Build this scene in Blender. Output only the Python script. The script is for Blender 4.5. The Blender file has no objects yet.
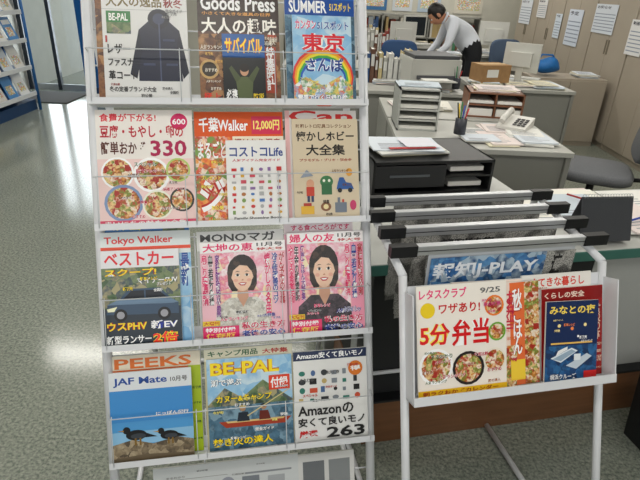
import bpy, math, random
from mathutils import Matrix, Vector
random.seed(7)
sc=bpy.context.scene
sc.view_settings.view_transform='Standard'
COL=bpy.context.collection
# ------------------------------------------------------------ materials
MC={}
def lin(c):
    if isinstance(c,str):
        c=c.lstrip('#'); c=[int(c[i:i+2],16)/255 for i in (0,2,4)]
    return tuple(((x/12.92) if x<=.04045 else ((x+.055)/1.055)**2.4) for x in c)+(1,)
def mat(col,rough=.45,metal=0,name=None,emit=0,noise=0,nscale=40,spec=.4):
    key=(str(col),rough,metal,emit,noise,nscale,name)
    if key in MC: return MC[key]
    m=bpy.data.materials.new(name or 'mat_'+str(col)); m.use_nodes=True
    nt=m.node_tree; b=nt.nodes['Principled BSDF']
    c=lin(col); b.inputs['Base Color'].default_value=c
    b.inputs['Roughness'].default_value=rough; b.inputs['Metallic'].default_value=metal
    b.inputs['Specular IOR Level'].default_value=spec
    if emit:
        b.inputs['Emission Color'].default_value=c; b.inputs['Emission Strength'].default_value=emit
    if noise:
        tc=nt.nodes.new('ShaderNodeTexCoord'); n=nt.nodes.new('ShaderNodeTexNoise'); n.inputs['Scale'].default_value=nscale
        n.inputs['Detail'].default_value=4
        r=nt.nodes.new('ShaderNodeValToRGB')
        r.color_ramp.elements[0].position=.3; r.color_ramp.elements[1].position=.7
        r.color_ramp.elements[0].color=tuple(x*(1-noise) for x in c[:3])+(1,)
        r.color_ramp.elements[1].color=tuple(min(1,x*(1+noise)) for x in c[:3])+(1,)
        nt.links.new(tc.outputs['Object'],n.inputs['Vector']); nt.links.new(n.outputs['Fac'],r.inputs['Fac'])
        nt.links.new(r.outputs['Color'],b.inputs['Base Color'])
    MC[key]=m; return m
def vor(name,cols,scale=60,rough=.35,interp='LINEAR'):
    """printed-photo patchwork"""
    if name in MC: return MC[name]
    m=bpy.data.materials.new(name); m.use_nodes=True; nt=m.node_tree; b=nt.nodes['Principled BSDF']
    tc=nt.nodes.new('ShaderNodeTexCoord'); v=nt.nodes.new('ShaderNodeTexVoronoi'); v.inputs['Scale'].default_value=scale
    n=nt.nodes.new('ShaderNodeTexNoise'); n.inputs['Scale'].default_value=scale*1.2; n.inputs['Detail'].default_value=3
    va=nt.nodes.new('ShaderNodeVectorMath'); va.operation='MULTIPLY_ADD'; va.inputs[1].default_value=(.012,.012,.012)
    mx=nt.nodes.new('ShaderNodeMixRGB'); mx.inputs[0].default_value=.45
    sep=nt.nodes.new('ShaderNodeSeparateColor'); r=nt.nodes.new('ShaderNodeValToRGB')
    nt.links.new(tc.outputs['Object'],n.inputs['Vector'])
    nt.links.new(n.outputs['Color'],va.inputs[0]); nt.links.new(tc.outputs['Object'],va.inputs[2]); nt.links.new(va.outputs[0],v.inputs['Vector'])
    nt.links.new(v.outputs['Color'],mx.inputs[1]); nt.links.new(n.outputs['Color'],mx.inputs[2])
    nt.links.new(mx.outputs[0],sep.inputs[0]); nt.links.new(sep.outputs[0],r.inputs['Fac'])
    cr=r.color_ramp; cr.interpolation=interp
    while len(cr.elements)<len(cols): cr.elements.new(.5)
    for i,c in enumerate(cols):
        cr.elements[i].position=.18+.64*i/len(cols); cr.elements[i].color=lin(c)
    nt.links.new(r.outputs['Color'],b.inputs['Base Color']); b.inputs['Roughness'].default_value=rough
    MC[name]=m; return m
def newsprint():
    if 'newsprint' in MC: return MC['newsprint']
    m=bpy.data.materials.new('newsprint'); m.use_nodes=True; nt=m.node_tree; b=nt.nodes['Principled BSDF']
    tc=nt.nodes.new('ShaderNodeTexCoord'); br=nt.nodes.new('ShaderNodeTexNoise'); br.inputs['Scale'].default_value=420; br.inputs['Detail'].default_value=1
    b2=nt.nodes.new('ShaderNodeTexNoise'); b2.inputs['Scale'].default_value=22; b2.inputs['Detail'].default_value=0
    r=nt.nodes.new('ShaderNodeValToRGB'); r.color_ramp.elements[0].position=.44; r.color_ramp.elements[1].position=.54
    r.color_ramp.elements[0].color=lin('#6c6c6a'); r.color_ramp.elements[1].color=lin('#aeaca6')
    r2=nt.nodes.new('ShaderNodeValToRGB'); r2.color_ramp.elements[0].position=.4; r2.color_ramp.elements[1].position=.5
    r2.color_ramp.elements[0].color=(.35,.35,.35,1); r2.color_ramp.elements[1].color=(1,1,1,1)
    mx=nt.nodes.new('ShaderNodeMixRGB'); mx.blend_type='MULTIPLY'; mx.inputs[0].default_value=1
    nt.links.new(tc.outputs['Object'],br.inputs['Vector']); nt.links.new(br.outputs['Fac'],r.inputs['Fac'])
    nt.links.new(tc.outputs['Object'],b2.inputs['Vector']); nt.links.new(b2.outputs['Fac'],r2.inputs['Fac'])
    nt.links.new(r.outputs['Color'],mx.inputs[1]); nt.links.new(r2.outputs['Color'],mx.inputs[2])
    nt.links.new(mx.outputs[0],b.inputs['Base Color']); b.inputs['Roughness'].default_value=.8
    MC['newsprint']=m; return m
def floor_mat():
    m=bpy.data.materials.new('speckled_vinyl'); m.use_nodes=True; nt=m.node_tree; b=nt.nodes['Principled BSDF']
    tc=nt.nodes.new('ShaderNodeTexCoord'); n=nt.nodes.new('ShaderNodeTexNoise'); n.inputs['Scale'].default_value=85; n.inputs['Detail'].default_value=6; n.inputs['Roughness'].default_value=.7
    r=nt.nodes.new('ShaderNodeValToRGB'); r.color_ramp.elements[0].position=.38; r.color_ramp.elements[1].position=.62
    r.color_ramp.elements[0].color=lin('#6a736a'); r.color_ramp.elements[1].color=lin('#a9ada0')
    n2=nt.nodes.new('ShaderNodeTexNoise'); n2.inputs['Scale'].default_value=1.3
    mx=nt.nodes.new('ShaderNodeMixRGB'); mx.blend_type='MULTIPLY'; mx.inputs[0].default_value=.25
    br=nt.nodes.new('ShaderNodeTexBrick'); br.offset=0; br.inputs['Scale'].default_value=1; br.inputs['Brick Width'].default_value=.45; br.inputs['Row Height'].default_value=.45
    br.inputs['Mortar Size'].default_value=.001
    br.inputs['Color1'].default_value=(1,1,1,1); br.inputs['Color2'].default_value=(.95,.95,.95,1); br.inputs['Mortar'].default_value=(.72,.72,.72,1)
    m2=nt.nodes.new('ShaderNodeMixRGB'); m2.blend_type='MULTIPLY'; m2.inputs[0].default_value=1
    L=nt.links.new
    L(tc.outputs['Object'],n.inputs['Vector']); L(tc.outputs['Object'],n2.inputs['Vector']); L(tc.outputs['Object'],br.inputs['Vector'])
    L(n.outputs['Fac'],r.inputs['Fac']); L(r.outputs['Color'],mx.inputs[1]); L(n2.outputs['Fac'],mx.inputs[2])
    L(mx.outputs[0],m2.inputs[1]); L(br.outputs['Color'],m2.inputs[2]); L(m2.outputs[0],b.inputs['Base Color'])
    b.inputs['Roughness'].default_value=.14; b.inputs['Specular IOR Level'].default_value=.65
    return m
def wood_mat(c1='#5b3b22',c2='#7d5533'):
    k='wood'+c1
    if k in MC: return MC[k]
    m=bpy.data.materials.new('wood_grain'); m.use_nodes=True; nt=m.node_tree; b=nt.nodes['Principled BSDF']
    tc=nt.nodes.new('ShaderNodeTexCoord'); mp=nt.nodes.new('ShaderNodeMapping'); mp.inputs['Scale'].default_value=(1.2,1.2,14)
    n=nt.nodes.new('ShaderNodeTexNoise'); n.inputs['Scale'].default_value=4; n.inputs['Detail'].default_value=6
    r=nt.nodes.new('ShaderNodeValToRGB'); r.color_ramp.elements[0].color=lin(c1); r.color_ramp.elements[1].color=lin(c2)
    nt.links.new(tc.outputs['Object'],mp.inputs['Vector']); nt.links.new(mp.outputs[0],n.inputs['Vector'])
    nt.links.new(n.outputs['Fac'],r.inputs['Fac']); nt.links.new(r.outputs['Color'],b.inputs['Base Color']); b.inputs['Roughness'].default_value=.4
    MC[k]=m; return m
WHITE=mat('#dcdee2',.3,name='white_enamel'); STEEL=mat('#b9bcc0',.3,.8,name='steel_wire'); WIRE=mat('#cfd2d6',.35,name='thin_white_wire')
BLACK=mat('#17181a',.4,name='black_plastic'); PAPER=mat('#e6e5df',.7,name='paper')
# ------------------------------------------------------------ text cache
TC={}
def text_mesh(s,bold=.0):
    k=(s,bold)
    if k in TC: return TC[k]
    cu=bpy.data.curves.new('t','FONT'); cu.body=s; cu.align_x='CENTER'; cu.space_line=.82; cu.resolution_u=2; cu.offset=bold; cu.fill_mode='FRONT'
    o=bpy.data.objects.new('t',cu); COL.objects.link(o)
    dg=bpy.context.evaluated_depsgraph_get(); me=o.evaluated_get(dg).to_mesh()
    V=[tuple(v.co) for v in me.vertices]; F=[tuple(p.vertices) for p in me.polygons]
    o.evaluated_get(dg).to_mesh_clear(); bpy.data.objects.remove(o); bpy.data.curves.remove(cu)
    TC[k]=(V,F); return TC[k]
# ------------------------------------------------------------ mesh builder
class MB:
    def __init__(s): s.V=[];s.F=[];s.MI=[];s.S=[];s.M=[];s.X=Matrix()
    def mi(s,m):
        if m not in s.M: s.M.append(m)
        return s.M.index(m)
    def add(s,V,F,m,smooth=False,X=None):
        o=len(s.V); X=s.X@(X or Matrix()); 
        for v in V: s.V.append(tuple(X@Vector(v)))
        for f in F: s.F.append(tuple(i+o for i in f)); s.MI.append(s.mi(m)); s.S.append(smooth)
    def box(s,x0,y0,z0,x1,y1,z1,m,X=None):
        V=[(x0,y0,z0),(x1,y0,z0),(x1,y1,z0),(x0,y1,z0),(x0,y0,z1),(x1,y0,z1),(x1,y1,z1),(x0,y1,z1)]
        s.add(V,[(0,3,2,1),(4,5,6,7),(0,1,5,4),(1,2,6,5),(2,3,7,6),(3,0,4,7)],m,X=X)
    def tube(s,pts,r,m,n=10,r2=None,closed=False):
        P=[Vector(p) for p in pts]; V=[];F=[]
        N=len(P); up=None
        for i,p in enumerate(P):
            if i==0: d=P[1]-p
            elif i==N-1: d=p-P[i-1]
            else: d=((P[i+1]-p).normalized()+(p-P[i-1]).normalized())
            d.normalize()
            if up is None: up=Vector((0,0,1)) if abs(d.z)<.9 else Vector((1,0,0))
            a=d.cross(up).normalized(); b=a.cross(d).normalized(); up=b
            rr=r if r2 is None else r+(r2-r)*i/(N-1)
            for k in range(n):
                t=2*math.pi*k/n; V.append(tuple(p+a*math.cos(t)*rr+b*math.sin(t)*rr))
        for i in range(N-1):
            for k in range(n):
                k2=(k+1)%n; F.append((i*n+k,i*n+k2,(i+1)*n+k2,(i+1)*n+k))
        F.append(tuple(range(n))[::-1]); F.append(tuple((N-1)*n+k for k in range(n)))
        s.add(V,F,m,True)
    def ell(s,c,rx,ry,rz,m,X=None,n=20,k=12,fn=None):
        V=[(c[0],c[1],c[2]-rz)];F=[]
        for j in range(1,k):
            ph=-math.pi/2+math.pi*j/k
            for i in range(n):
                t=2*math.pi*i/n; V.append((c[0]+rx*math.cos(ph)*math.cos(t),c[1]+ry*math.cos(ph)*math.sin(t),c[2]+rz*math.sin(ph)))
        V.append((c[0],c[1],c[2]+rz))
        if fn: V=[fn(v) for v in V]
        for i in range(n): F.append((0,1+(i+1)%n,1+i)); F.append((len(V)-1,1+(k-2)*n+i,1+(k-2)*n+(i+1)%n))
        for j in range(k-2):
            for i in range(n):
                i2=(i+1)%n; F.append((1+j*n+i,1+j*n+i2,1+(j+1)*n+i2,1+(j+1)*n+i))
        s.add(V,F,m,True,X)
    def poly(s,pts,m,z=0,X=None):
        s.add([(p[0],p[1],z) for p in pts],[tuple(range(len(pts)))],m,X=X)
    def text(s,x0,y0,x1,y1,z,st,m,bold=.02,X=None):
        V,F=text_mesh(st,bold)
        if not V: return
        a=min(v[0] for v in V);b=max(v[0] for v in V);c=min(v[1] for v in V);d=max(v[1] for v in V)
        sx=(x1-x0)/max(b-a,1e-6); sy=(y1-y0)/max(d-c,1e-6)
        s.add([(x0+(v[0]-a)*sx,y0+(v[1]-c)*sy,z) for v in V],F,m,X=X)
    def build(s,name,bevel=0,X=None):
        me=bpy.data.meshes.new(name); me.from_pydata(s.V,[],s.F)
        for m in s.M: me.materials.append(m)
        me.polygons.foreach_set('material_index',s.MI); me.polygons.foreach_set('use_smooth',s.S); me.update()
        o=bpy.data.objects.new(name,me); COL.objects.link(o)
        if X is not None: o.matrix_world=X
        if bevel:
            b=o.modifiers.new('b','BEVEL'); b.width=bevel; b.segments=2; b.limit_method='ANGLE'; b.angle_limit=math.radians(50)
        return o
def frame(ox,oy,oz,yaw,lean=0):
    a=math.radians(yaw);l=math.radians(lean)
    r=Vector((math.cos(a),math.sin(a),0));b=Vector((-math.sin(a),math.cos(a),0))
    up=Vector((0,0,1))*math.cos(l)+b*math.sin(l); n=r.cross(up)
    M=Matrix((r,up,n)).transposed().to_4x4(); M.translation=(ox,oy,oz); return M
# ------------------------------------------------------------ camera
P_,R_=26.0,2.6
cd=bpy.data.cameras.new('camera'); cam=bpy.data.objects.new('camera',cd); COL.objects.link(cam)
cd.sensor_width=36; cd.lens=520/640*36; cd.clip_start=.02
cam.matrix_world=Matrix.Translation((0,0,1.5))@Matrix.Rotation(math.radians(90-P_),4,'X')@Matrix.Rotation(math.radians(R_),4,'Z')
sc.camera=cam
# ------------------------------------------------------------ room
XL,XR,YB,YF,ZC=-4.3,3.55,-2.0,10.2,2.7
def slab(name,a,b,m):
    q=MB(); q.box(*a,*b,m); return q.build(name)
slab('floor',(XL-.1,YB-.1,-.1),(XR+.1,YF+.1,0),floor_mat())
slab('ceiling',(XL-.1,YB-.1,ZC),(XR+.1,YF+.1,ZC+.1),mat('#d8d8d2',.9))
WALL=mat('#bdbbb0',.8,name='wall_paint',noise=.04,nscale=5)
slab('wall_right',(XR,YB,0),(XR+.1,YF,ZC),WALL)
slab('wall_left',(XL-.1,YB,0),(XL,YF,ZC),WALL)
slab('wall_back',(XL,YB-.1,0),(XR,YB,ZC),WALL)
slab('wall_corridor_lintel',(-4.3,7.6,2.1),(-3.36,7.7,ZC),WALL)
slab('wall_corridor_end',(-3.34,7.6,0),(-.9,7.7,ZC),WALL)
slab('wall_corridor_side',(-.9,7.6,0),(-.8,YF,ZC),WALL)
slab('wall_far',(-.9,YF,0),(XR,YF+.1,ZC),WALL)
BLUE=mat('#1f5f9e',.35,name='blue_enamel'); DBLUE=mat('#1a3c66',.4,name='dark_blue')
FR=mat('#2a3038',.4)
q=MB()
q.box(-4.28,7.62,0,-4.22,7.68,2.08,FR); q.box(-3.86,7.62,0,-3.81,7.68,2.08,FR); q.box(-4.22,7.62,2.02,-3.38,7.68,2.08,FR)
q.box(-3.42,7.62,0,-3.38,7.68,2.08,BLUE); q.box(-4.2,7.63,0,-3.42,7.67,.08,STEEL)
gl=bpy.data.materials.new('door_glass'); gl.use_nodes=True; nt=gl.node_tree; nt.nodes.remove(nt.nodes['Principled BSDF'])
tr=nt.nodes.new('ShaderNodeBsdfTransparent'); tr.inputs[0].default_value=(.85,.9,.92,1); gs=nt.nodes.new('ShaderNodeBsdfGlossy'); gs.inputs['Roughness'].default_value=.02
ms=nt.nodes.new('ShaderNodeMixShader'); ms.inputs[0].default_value=.08
nt.links.new(tr.outputs[0],ms.inputs[1]); nt.links.new(gs.outputs[0],ms.inputs[2]); nt.links.new(ms.outputs[0],nt.nodes['Material Output'].inputs[0])
q.add([(-4.22,7.65,.08),(-3.42,7.65,.08),(-3.42,7.65,2.02),(-4.22,7.65,2.02)],[(0,1,2,3)],gl)
q.build('door_1')
q=MB(); q.box(-14,7.75,-.12,1,40,-.02,mat('#d0d0ca',.9,noise=.1,nscale=2))
q.build('ground_outside')
q=MB(); q.box(-3.36,7.4,0,-3.12,7.58,ZC,BLUE); q.box(-3.37,7.39,0,-3.11,7.4,.1,DBLUE); q.build('pillar_blue',.006)
q=MB(); q.box(-4.1,6.75,0,-3.35,7.45,.012,mat('#4b4a48',.95,noise=.2,nscale=200)); q.build('door_mat')
q=MB(); LM=mat('#fffaf0',.5,emit=4,name='fluorescent_tube'); FX=mat('#dddddd',.5)
for y in (0.2,2.6,5.0,7.4,9.4):
    for x in (-2.6,-.3,2.0):
        if y>7.3 and x<-1: continue
        q.box(x-.62,y-.12,ZC-.05,x+.62,y+.12,ZC-.005,FX)
        q.box(x-.6,y-.1,ZC-.06,x+.6,y+.1,ZC-.05,LM)
        e=10.5 if y<1 else (14 if x<-1 else 18)
        ld=bpy.data.lights.new('ceiling_lamp','AREA'); ld.shape='RECTANGLE'; ld.size=1.2; ld.size_y=.25; ld.energy=e; ld.color=(1,.965,.9)
        lo=bpy.data.objects.new('ceiling_lamp_light',ld); COL.objects.link(lo); lo.location=(x,y,ZC-.08)
q.build('ceiling_light_fixtures')
w=bpy.data.worlds.new('w'); sc.world=w; w.use_nodes=True
bg=w.node_tree.nodes['Background']; bg.inputs[0].default_value=(.9,.95,1,1); bg.inputs[1].default_value=3.2
ld=bpy.data.lights.new('rear_area_light','AREA'); ld.shape='RECTANGLE'; ld.size=4; ld.size_y=1.6; ld.energy=38; ld.color=(.97,.98,1)  # unseen area light in front of the windowless rear wall, facing the room
lo=bpy.data.objects.new('rear_area_light',ld); COL.objects.link(lo); lo.location=(0,YB+.1,1.8); lo.rotation_euler=(math.radians(82),0,0)
ld=bpy.data.lights.new('door_daylight','AREA'); ld.shape='RECTANGLE'; ld.size=.8; ld.size_y=1.8; ld.energy=25; ld.color=(.94,.97,1)
lo=bpy.data.objects.new('door_daylight',ld); COL.objects.link(lo); lo.location=(-3.8,7.9,1.1); lo.rotation_euler=(math.radians(-90),0,0)
# ------------------------------------------------------------ magazine rack
RX,RY,RYAW,RLEAN,RW,T0,DT=-.148,.898,11.1,21.6,.698,.387,.305
RF=frame(RX,RY,0,RYAW,RLEAN)
q=MB(); q.X=RF; h=RW/2
for s in (-h,h):
    q.tube([(s,0.004,0),(s,1.72,0)],.0125,WHITE,14)
q.tube([(-h,1.72,0),(h,1.72,0)],.0125,WHITE)
for k in range(-1,4):
    t=T0+k*DT
    q.box(-h,t-.004,-.01,h,t-.001,.05,WHITE)
    q.box(-h,t-.006,.05,h,t+.010,.052,WHITE)
    q.box(-h,t-.001,-.014,h,t+.03,-.012,WHITE)
    for tt in (.1,.19,.27):
        q.tube([(-h,t+tt,-.014),(h,t+tt,-.014)],.0022,WHITE,6)
    q.tube([(-h,t+.125,.0),(-h+.004,t+.125,.052),(h-.004,t+.125,.052),(h,t+.125,0)],.0014,WIRE,6)
    for i in range(3):
        for e in (.03,.93):
            s=-h+(i+e+.02)*RW/3
            q.tube([(s,t,.054),(s,t+.125,.054)],.0012,WIRE,6)
            q.tube([(s,t+.125,.054),(s,t+.13,.047)],.0012,WIRE,6)
    for i in range(0,4):
        s=-h+i*RW/3
        q.tube([(s,t,-.014),(s,t+.28,-.014)],.0022,WHITE,6)
q.X=Matrix()
a=math.radians(RYAW); b=Vector((-math.sin(a),math.cos(a),0)); r=Vector((math.cos(a),math.sin(a),0))
for s in (-h,h):
    p=RF@Vector((s,1.62,0)); f_=RF@Vector((s,0,0)); rear=f_+b*.95; rear.z=.012
    q.tube([p,rear],.011,WHITE); q.tube([(f_.x,f_.y,.012),rear],.009,WHITE)
p1=RF@Vector((-h,0,0))+b*.95; p2=RF@Vector((h,0,0))+b*.95; p1.z=p2.z=.012
q.tube([p1,p2],.009,WHITE)
q.build('magazine_rack')
# ------------------------------------------------------------ magazines
def circ(cx,cy,rx,ry,n=18): return [(cx+rx*math.cos(2*math.pi*i/n),cy+ry*math.sin(2*math.pi*i/n)) for i in range(n)]
def magazine(name,X,w,hh,els,base,th=.006,rough=.3):
    q=MB(); q.box(0,0,-th,w,hh,0,PAPER); 
    z=.0004
    def R(c): return c if not isinstance(c,str) else mat(c,rough)
    q.poly([(0,0),(w,0),(w,hh),(0,hh)],R(base),z)
    for e in els:
        z+=.00008
        k=e[0]
        if k=='r': q.poly([(e[1]*w,e[2]*hh),(e[3]*w,e[2]*hh),(e[3]*w,e[4]*hh),(e[1]*w,e[4]*hh)],R(e[5]),z)
        elif k=='c': q.poly(circ(e[1]*w,e[2]*hh,e[3]*w,(e[4]*hh) if e[4] else e[3]*w),R(e[5]),z)
        elif k=='p': q.poly([(x*w,y*hh) for x,y in e[1]],R(e[2]),z)
        elif k=='t':
            if len(e)>7: q.text(e[1]*w,e[2]*hh,e[3]*w,e[4]*hh,z,e[5],R(e[7]),.07); z+=.00008
            q.text(e[1]*w,e[2]*hh,e[3]*w,e[4]*hh,z,e[5],R(e[6]),.025)
    return q.build(name,X=X)
def inrack(row,f0,f1,hh,name,els,base,layer=0,rot=0,lift=.001):
    w=(f1-f0)*RW; t=T0+row*DT
    n=.008+layer*.0125
    X=RF@Matrix.Translation((-RW/2+f0*RW,t+lift,n+.004))@Matrix.Rotation(math.radians(rot),4,'Z')@Matrix.Rotation(math.radians(-2.0),4,'X')
    return magazine(name,X,w,hh,els,base)
def vtxt(s): return '\n'.join(s)
WORDS=['特集','最新情報','人気ランキング','全国版','永久保存','大特集','秋の味覚','おすすめ','新発売','プレゼント','徹底比較','簡単レシピ','厳選五十','完全ガイド','旅の達人','初公開','読者アンケート','スペシャル','まるわかり','今が旬']
def busy(seed,n,x0,y0,x1,y1,cols=('#333333','#c02030','#2050a0'),out=None,hs=(.022,.042)):
    rr=random.Random(seed); L=[]
    for i in range(n):
        wd=rr.choice(WORDS); hgt=rr.uniform(*hs); wid=min(hgt*1.15*len(wd),(x1-x0))
        x=rr.uniform(x0,max(x0,x1-wid)); y=y0+(y1-y0-hgt)*(i+rr.uniform(0,.6))/n
        e=('t',x,y,x+wid,y+hgt,wd,rr.choice(cols))
        L.append(e+(out,) if out else e)
    return L
FOOD=vor('food_print',['#6e2b14','#d89038','#f2e8d4','#b8401e','#6d8a2f','#efd090','#a8281a'],75)
SCEN=vor('landscape_print',['#2b3a2c','#4e6a45','#7c8c60','#3a4c58','#a8a078'],50)
WATER=vor('water_print',['#2c4658','#3c647e','#557f98','#38586c','#7ea0b4'],45)
SKY=vor('sky_print',['#6aa8d8','#88bce2','#a8d0ea','#7cb4de','#c8e0ee'],22)
TOWN=vor('town_print',['#dfe8ee','#8fb7d8','#d86a5a','#e8d06a','#5a9a6a','#f0f0ec'],80)
MAPP=vor('map_print',['#e8d8c0','#e04a2a','#f0a040','#f4e8d8','#c83a2a','#7aa050'],60)
BROWN=vor('leather_print',['#2e1c14','#5a3420','#8a5a34','#40261a','#b08050'],40)
ROCK=vor('rock_print',['#6a5c48','#8c7c62','#b0a084','#7a6a52','#544838'],60)
HAIRP=vor('hair_print',['#14100e','#2c211c','#1c1512','#4a382e'],70)
SKINP=vor('skin_print',['#e8b898','#f2ccb2','#eec2a6','#f6d8c2'],16)
KNIT=vor('knit_print',['#d8d6cc','#c4c0b4','#e8e6de','#b0aca2'],90)
DARKKN=vor('dark_knit_print',['#241c22','#3a2c34','#18141a','#50404a'],90)
FLOR=vor('flower_print',['#f4c4d0','#f8e0e4','#f09ab4','#fbeef0','#e87898','#f8e8c0'],40)
def face(cx,cy,s,top=None):
    y=s*.82
    return [('p',[(cx-s*2.5,cy-y*5),(cx-s*2.3,cy-y*2.9),(cx-s*1.2,cy-y*2.0),(cx+s*1.2,cy-y*2.0),(cx+s*2.3,cy-y*2.9),(cx+s*2.5,cy-y*5)],top),
     ('c',cx,cy+y*.35,s*1.3,y*1.7,HAIRP),('p',[(cx-s*1.28,cy+y*.3),(cx-s*1.25,cy-y*.8),(cx-s*.95,cy-y*1.4),(cx+s*.95,cy-y*1.4),(cx+s*1.25,cy-y*.8),(cx+s*1.28,cy+y*.3)],HAIRP),
     ('p',[(cx-s*.42,cy-y*.8),(cx-s*.5,cy-y*1.95),(cx,cy-y*2.9),(cx+s*.5,cy-y*1.95),(cx+s*.42,cy-y*.8)],'#cf9c80'),
     ('p',[(cx+.98*s*math.sin(t)*(1 if math.cos(t)>-.2 else .86),cy-y*.1+1.32*y*math.cos(t)) for t in [k*math.pi/14 for k in range(28)]],SKINP),
     ('c',cx,cy+y*.95,s*.9,y*.35,SKINP),
     ('p',[(cx-s*1.0,cy-y*.3),(cx-s*1.02,cy+y*.9),(cx-s*.5,cy+y*1.75),(cx+s*.2,cy+y*1.9),(cx+s*.95,cy+y*1.2),(cx+s*1.02,cy-y*.3),(cx+s*.84,cy+y*.4),(cx+s*.45,cy+y*.95),(cx-s*.2,cy+y*1.05),(cx-s*.78,cy+y*.55)],HAIRP),
     ('c',cx-s*.4,cy+y*.1,s*.2,y*.11,'#fbf6f2'),('c',cx+s*.4,cy+y*.1,s*.2,y*.11,'#fbf6f2'),
     ('c',cx-s*.4,cy+y*.11,s*.11,y*.12,'#1d1512'),('c',cx+s*.4,cy+y*.11,s*.11,y*.12,'#1d1512'),
     ('p',[(cx-s*.62,cy+y*.14),(cx-s*.4,cy+y*.26),(cx-s*.18,cy+y*.14),(cx-s*.4,cy+y*.2)],'#1d1512'),('p',[(cx+s*.62,cy+y*.14),(cx+s*.4,cy+y*.26),(cx+s*.18,cy+y*.14),(cx+s*.4,cy+y*.2)],'#1d1512'),
     ('p',[(cx-s*.66,cy+y*.38),(cx-s*.42,cy+y*.5),(cx-s*.18,cy+y*.42),(cx-s*.42,cy+y*.43)],'#4a342a'),('p',[(cx+s*.66,cy+y*.38),(cx+s*.42,cy+y*.5),(cx+s*.18,cy+y*.42),(cx+s*.42,cy+y*.43)],'#4a342a'),
     ('c',cx-s*.58,cy-y*.38,s*.2,y*.15,'#eab09a'),('c',cx+s*.58,cy-y*.38,s*.2,y*.15,'#eab09a'),
     ('p',[(cx-s*.13,cy-y*.36),(cx,cy-y*.42),(cx+s*.13,cy-y*.36),(cx+s*.03,cy-y*.28)],'#c98e72'),
     ('p',[(cx-s*.38,cy-y*.64),(cx-s*.12,cy-y*.58),(cx+s*.12,cy-y*.58),(cx+s*.38,cy-y*.64),(cx+s*.18,cy-y*.88),(cx-s*.18,cy-y*.88)],'#c03a48'),('p',[(cx-s*.28,cy-y*.66),(cx+s*.28,cy-y*.66),(cx+s*.12,cy-y*.78),(cx-s*.12,cy-y*.78)],'#ffffff')]
JACK='#20253a'
jacket=[('p',[(.40,.20),(.92,.20),(.90,.66),(.78,.74),(.54,.74),(.42,.66)],JACK),
 ('p',[(.42,.66),(.30,.26),(.38,.22),(.46,.5)],'#1b2032'),('p',[(.90,.66),(1.0,.28),(.93,.22),(.86,.5)],'#1b2032'),
 ('c',.66,.76,.13,.09,'#1a1e2e'),('c',.66,.76,.07,.05,'#39405c'),('r',.655,.2,.67,.72,'#4a5270'),
 ('r',.46,.34,.60,.36,'#3a4260'),('r',.73,.34,.87,.36,'#3a4260'),('r',.70,.56,.84,.58,'#3a4260')]
# row 3 (top)
inrack(3,.03,.33,.295,'outdoor_magazine',[('r',0,0,.12,1,BROWN),('r',.12,.0,1,.2,'#586a3c')],'#a89a70',0)
inrack(3,.055,.345,.272,'fashion_goods_magazine',[('t',.05,.86,.7,.96,'大人の逸品','#6e5c2c'),('t',.72,.86,.95,.94,'秋冬','#8a1e1e'),('r',0,.835,1,.838,'#999999')]+jacket+
 [('r',.05,.62,.33,.82,SCEN),('r',.05,.72,.33,.82,'#2c7a3c'),('t',.08,.735,.30,.80,'BE-PAL','#f4f4f0'),('t',.05,.44,.31,.53,'レザー','#222222'),('t',.05,.33,.34,.40,'ファスナ','#222222'),('t',.05,.21,.38,.29,'革コート','#222222'),('t',.05,.10,.6,.15,'冬の定番ブランド大全','#444444'),('r',.03,.54,.05,.6,'#b01c1c')]+busy(1,5,.05,.01,.95,.2,('#555555','#8a1e1e'))+busy(2,3,.6,.76,.98,.86,('#888888',)),'#dcdcda',1)
inrack(3,.381,.677,.297,'lifestyle_magazine',[('r',0,.0,1,.6,BROWN),('r',0,.62,1,1,'#33211b'),('t',.04,.8,.96,.93,'Goods Press','#f4f4f4'),('t',.06,.94,.9,.98,'MONO LIFE MAGAZINE','#cccccc'),('t',.04,.60,.97,.74,'大人の趣味','#f6f2ea','#301810'),('t',.05,.76,.9,.79,'小さくて大きな道具の世界','#e0a050'),('c',.12,.3,.12,None,'#c8a46a'),('c',.12,.3,.09,None,'#332a20'),('r',.8,.1,.95,.5,'#a84028'),('t',.82,.12,.93,.5,vtxt('特集時計'),'#ffffff'),('t',.04,.03,.25,.1,'極上','#e03a2a')]+busy(4,6,.02,.1,.3,.56,('#f0e8d8','#f0c060'))+busy(5,5,.76,.5,.99,.62,('#f0e8d8','#e05030')),'#5a3a2c',0)
inrack(3,.465,.618,.172,'survival_magazine',[('r',0,.66,1,1,'#1e5aa0'),('t',.06,.72,.94,.95,'サバイバル','#ffe030','#e05010'),('r',0,0,1,.66,'#14181c'),('c',.5,.47,.1,.08,'#c89878'),('c',.5,.51,.11,.06,'#1a1412'),('p',[(.36,.0),(.3,.3),(.42,.38),(.58,.38),(.7,.3),(.66,0)],'#55603c'),('p',[(.3,.3),(.14,.5),(.2,.54),(.42,.36)],'#4a5434'),('p',[(.7,.3),(.86,.5),(.8,.54),(.58,.36)],'#4a5434'),('t',.06,.05,.32,.2,'必携','#ffffff'),('t',.7,.05,.95,.14,'防災','#f0d020')],'#14181c',2)
inrack(3,.70,.967,.292,'summer_travel_magazine',[('r',0,.0,1,.8,WATER),('r',0,.8,1,1,'#1f4fa0'),('t',.06,.82,.6,.93,'SUMMER','#ffffff'),('t',.64,.84,.95,.92,'51スポット','#ffe040'),('r',0,.94,1,1,'#2c6ac0')],'#3c78c8',0)
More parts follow.
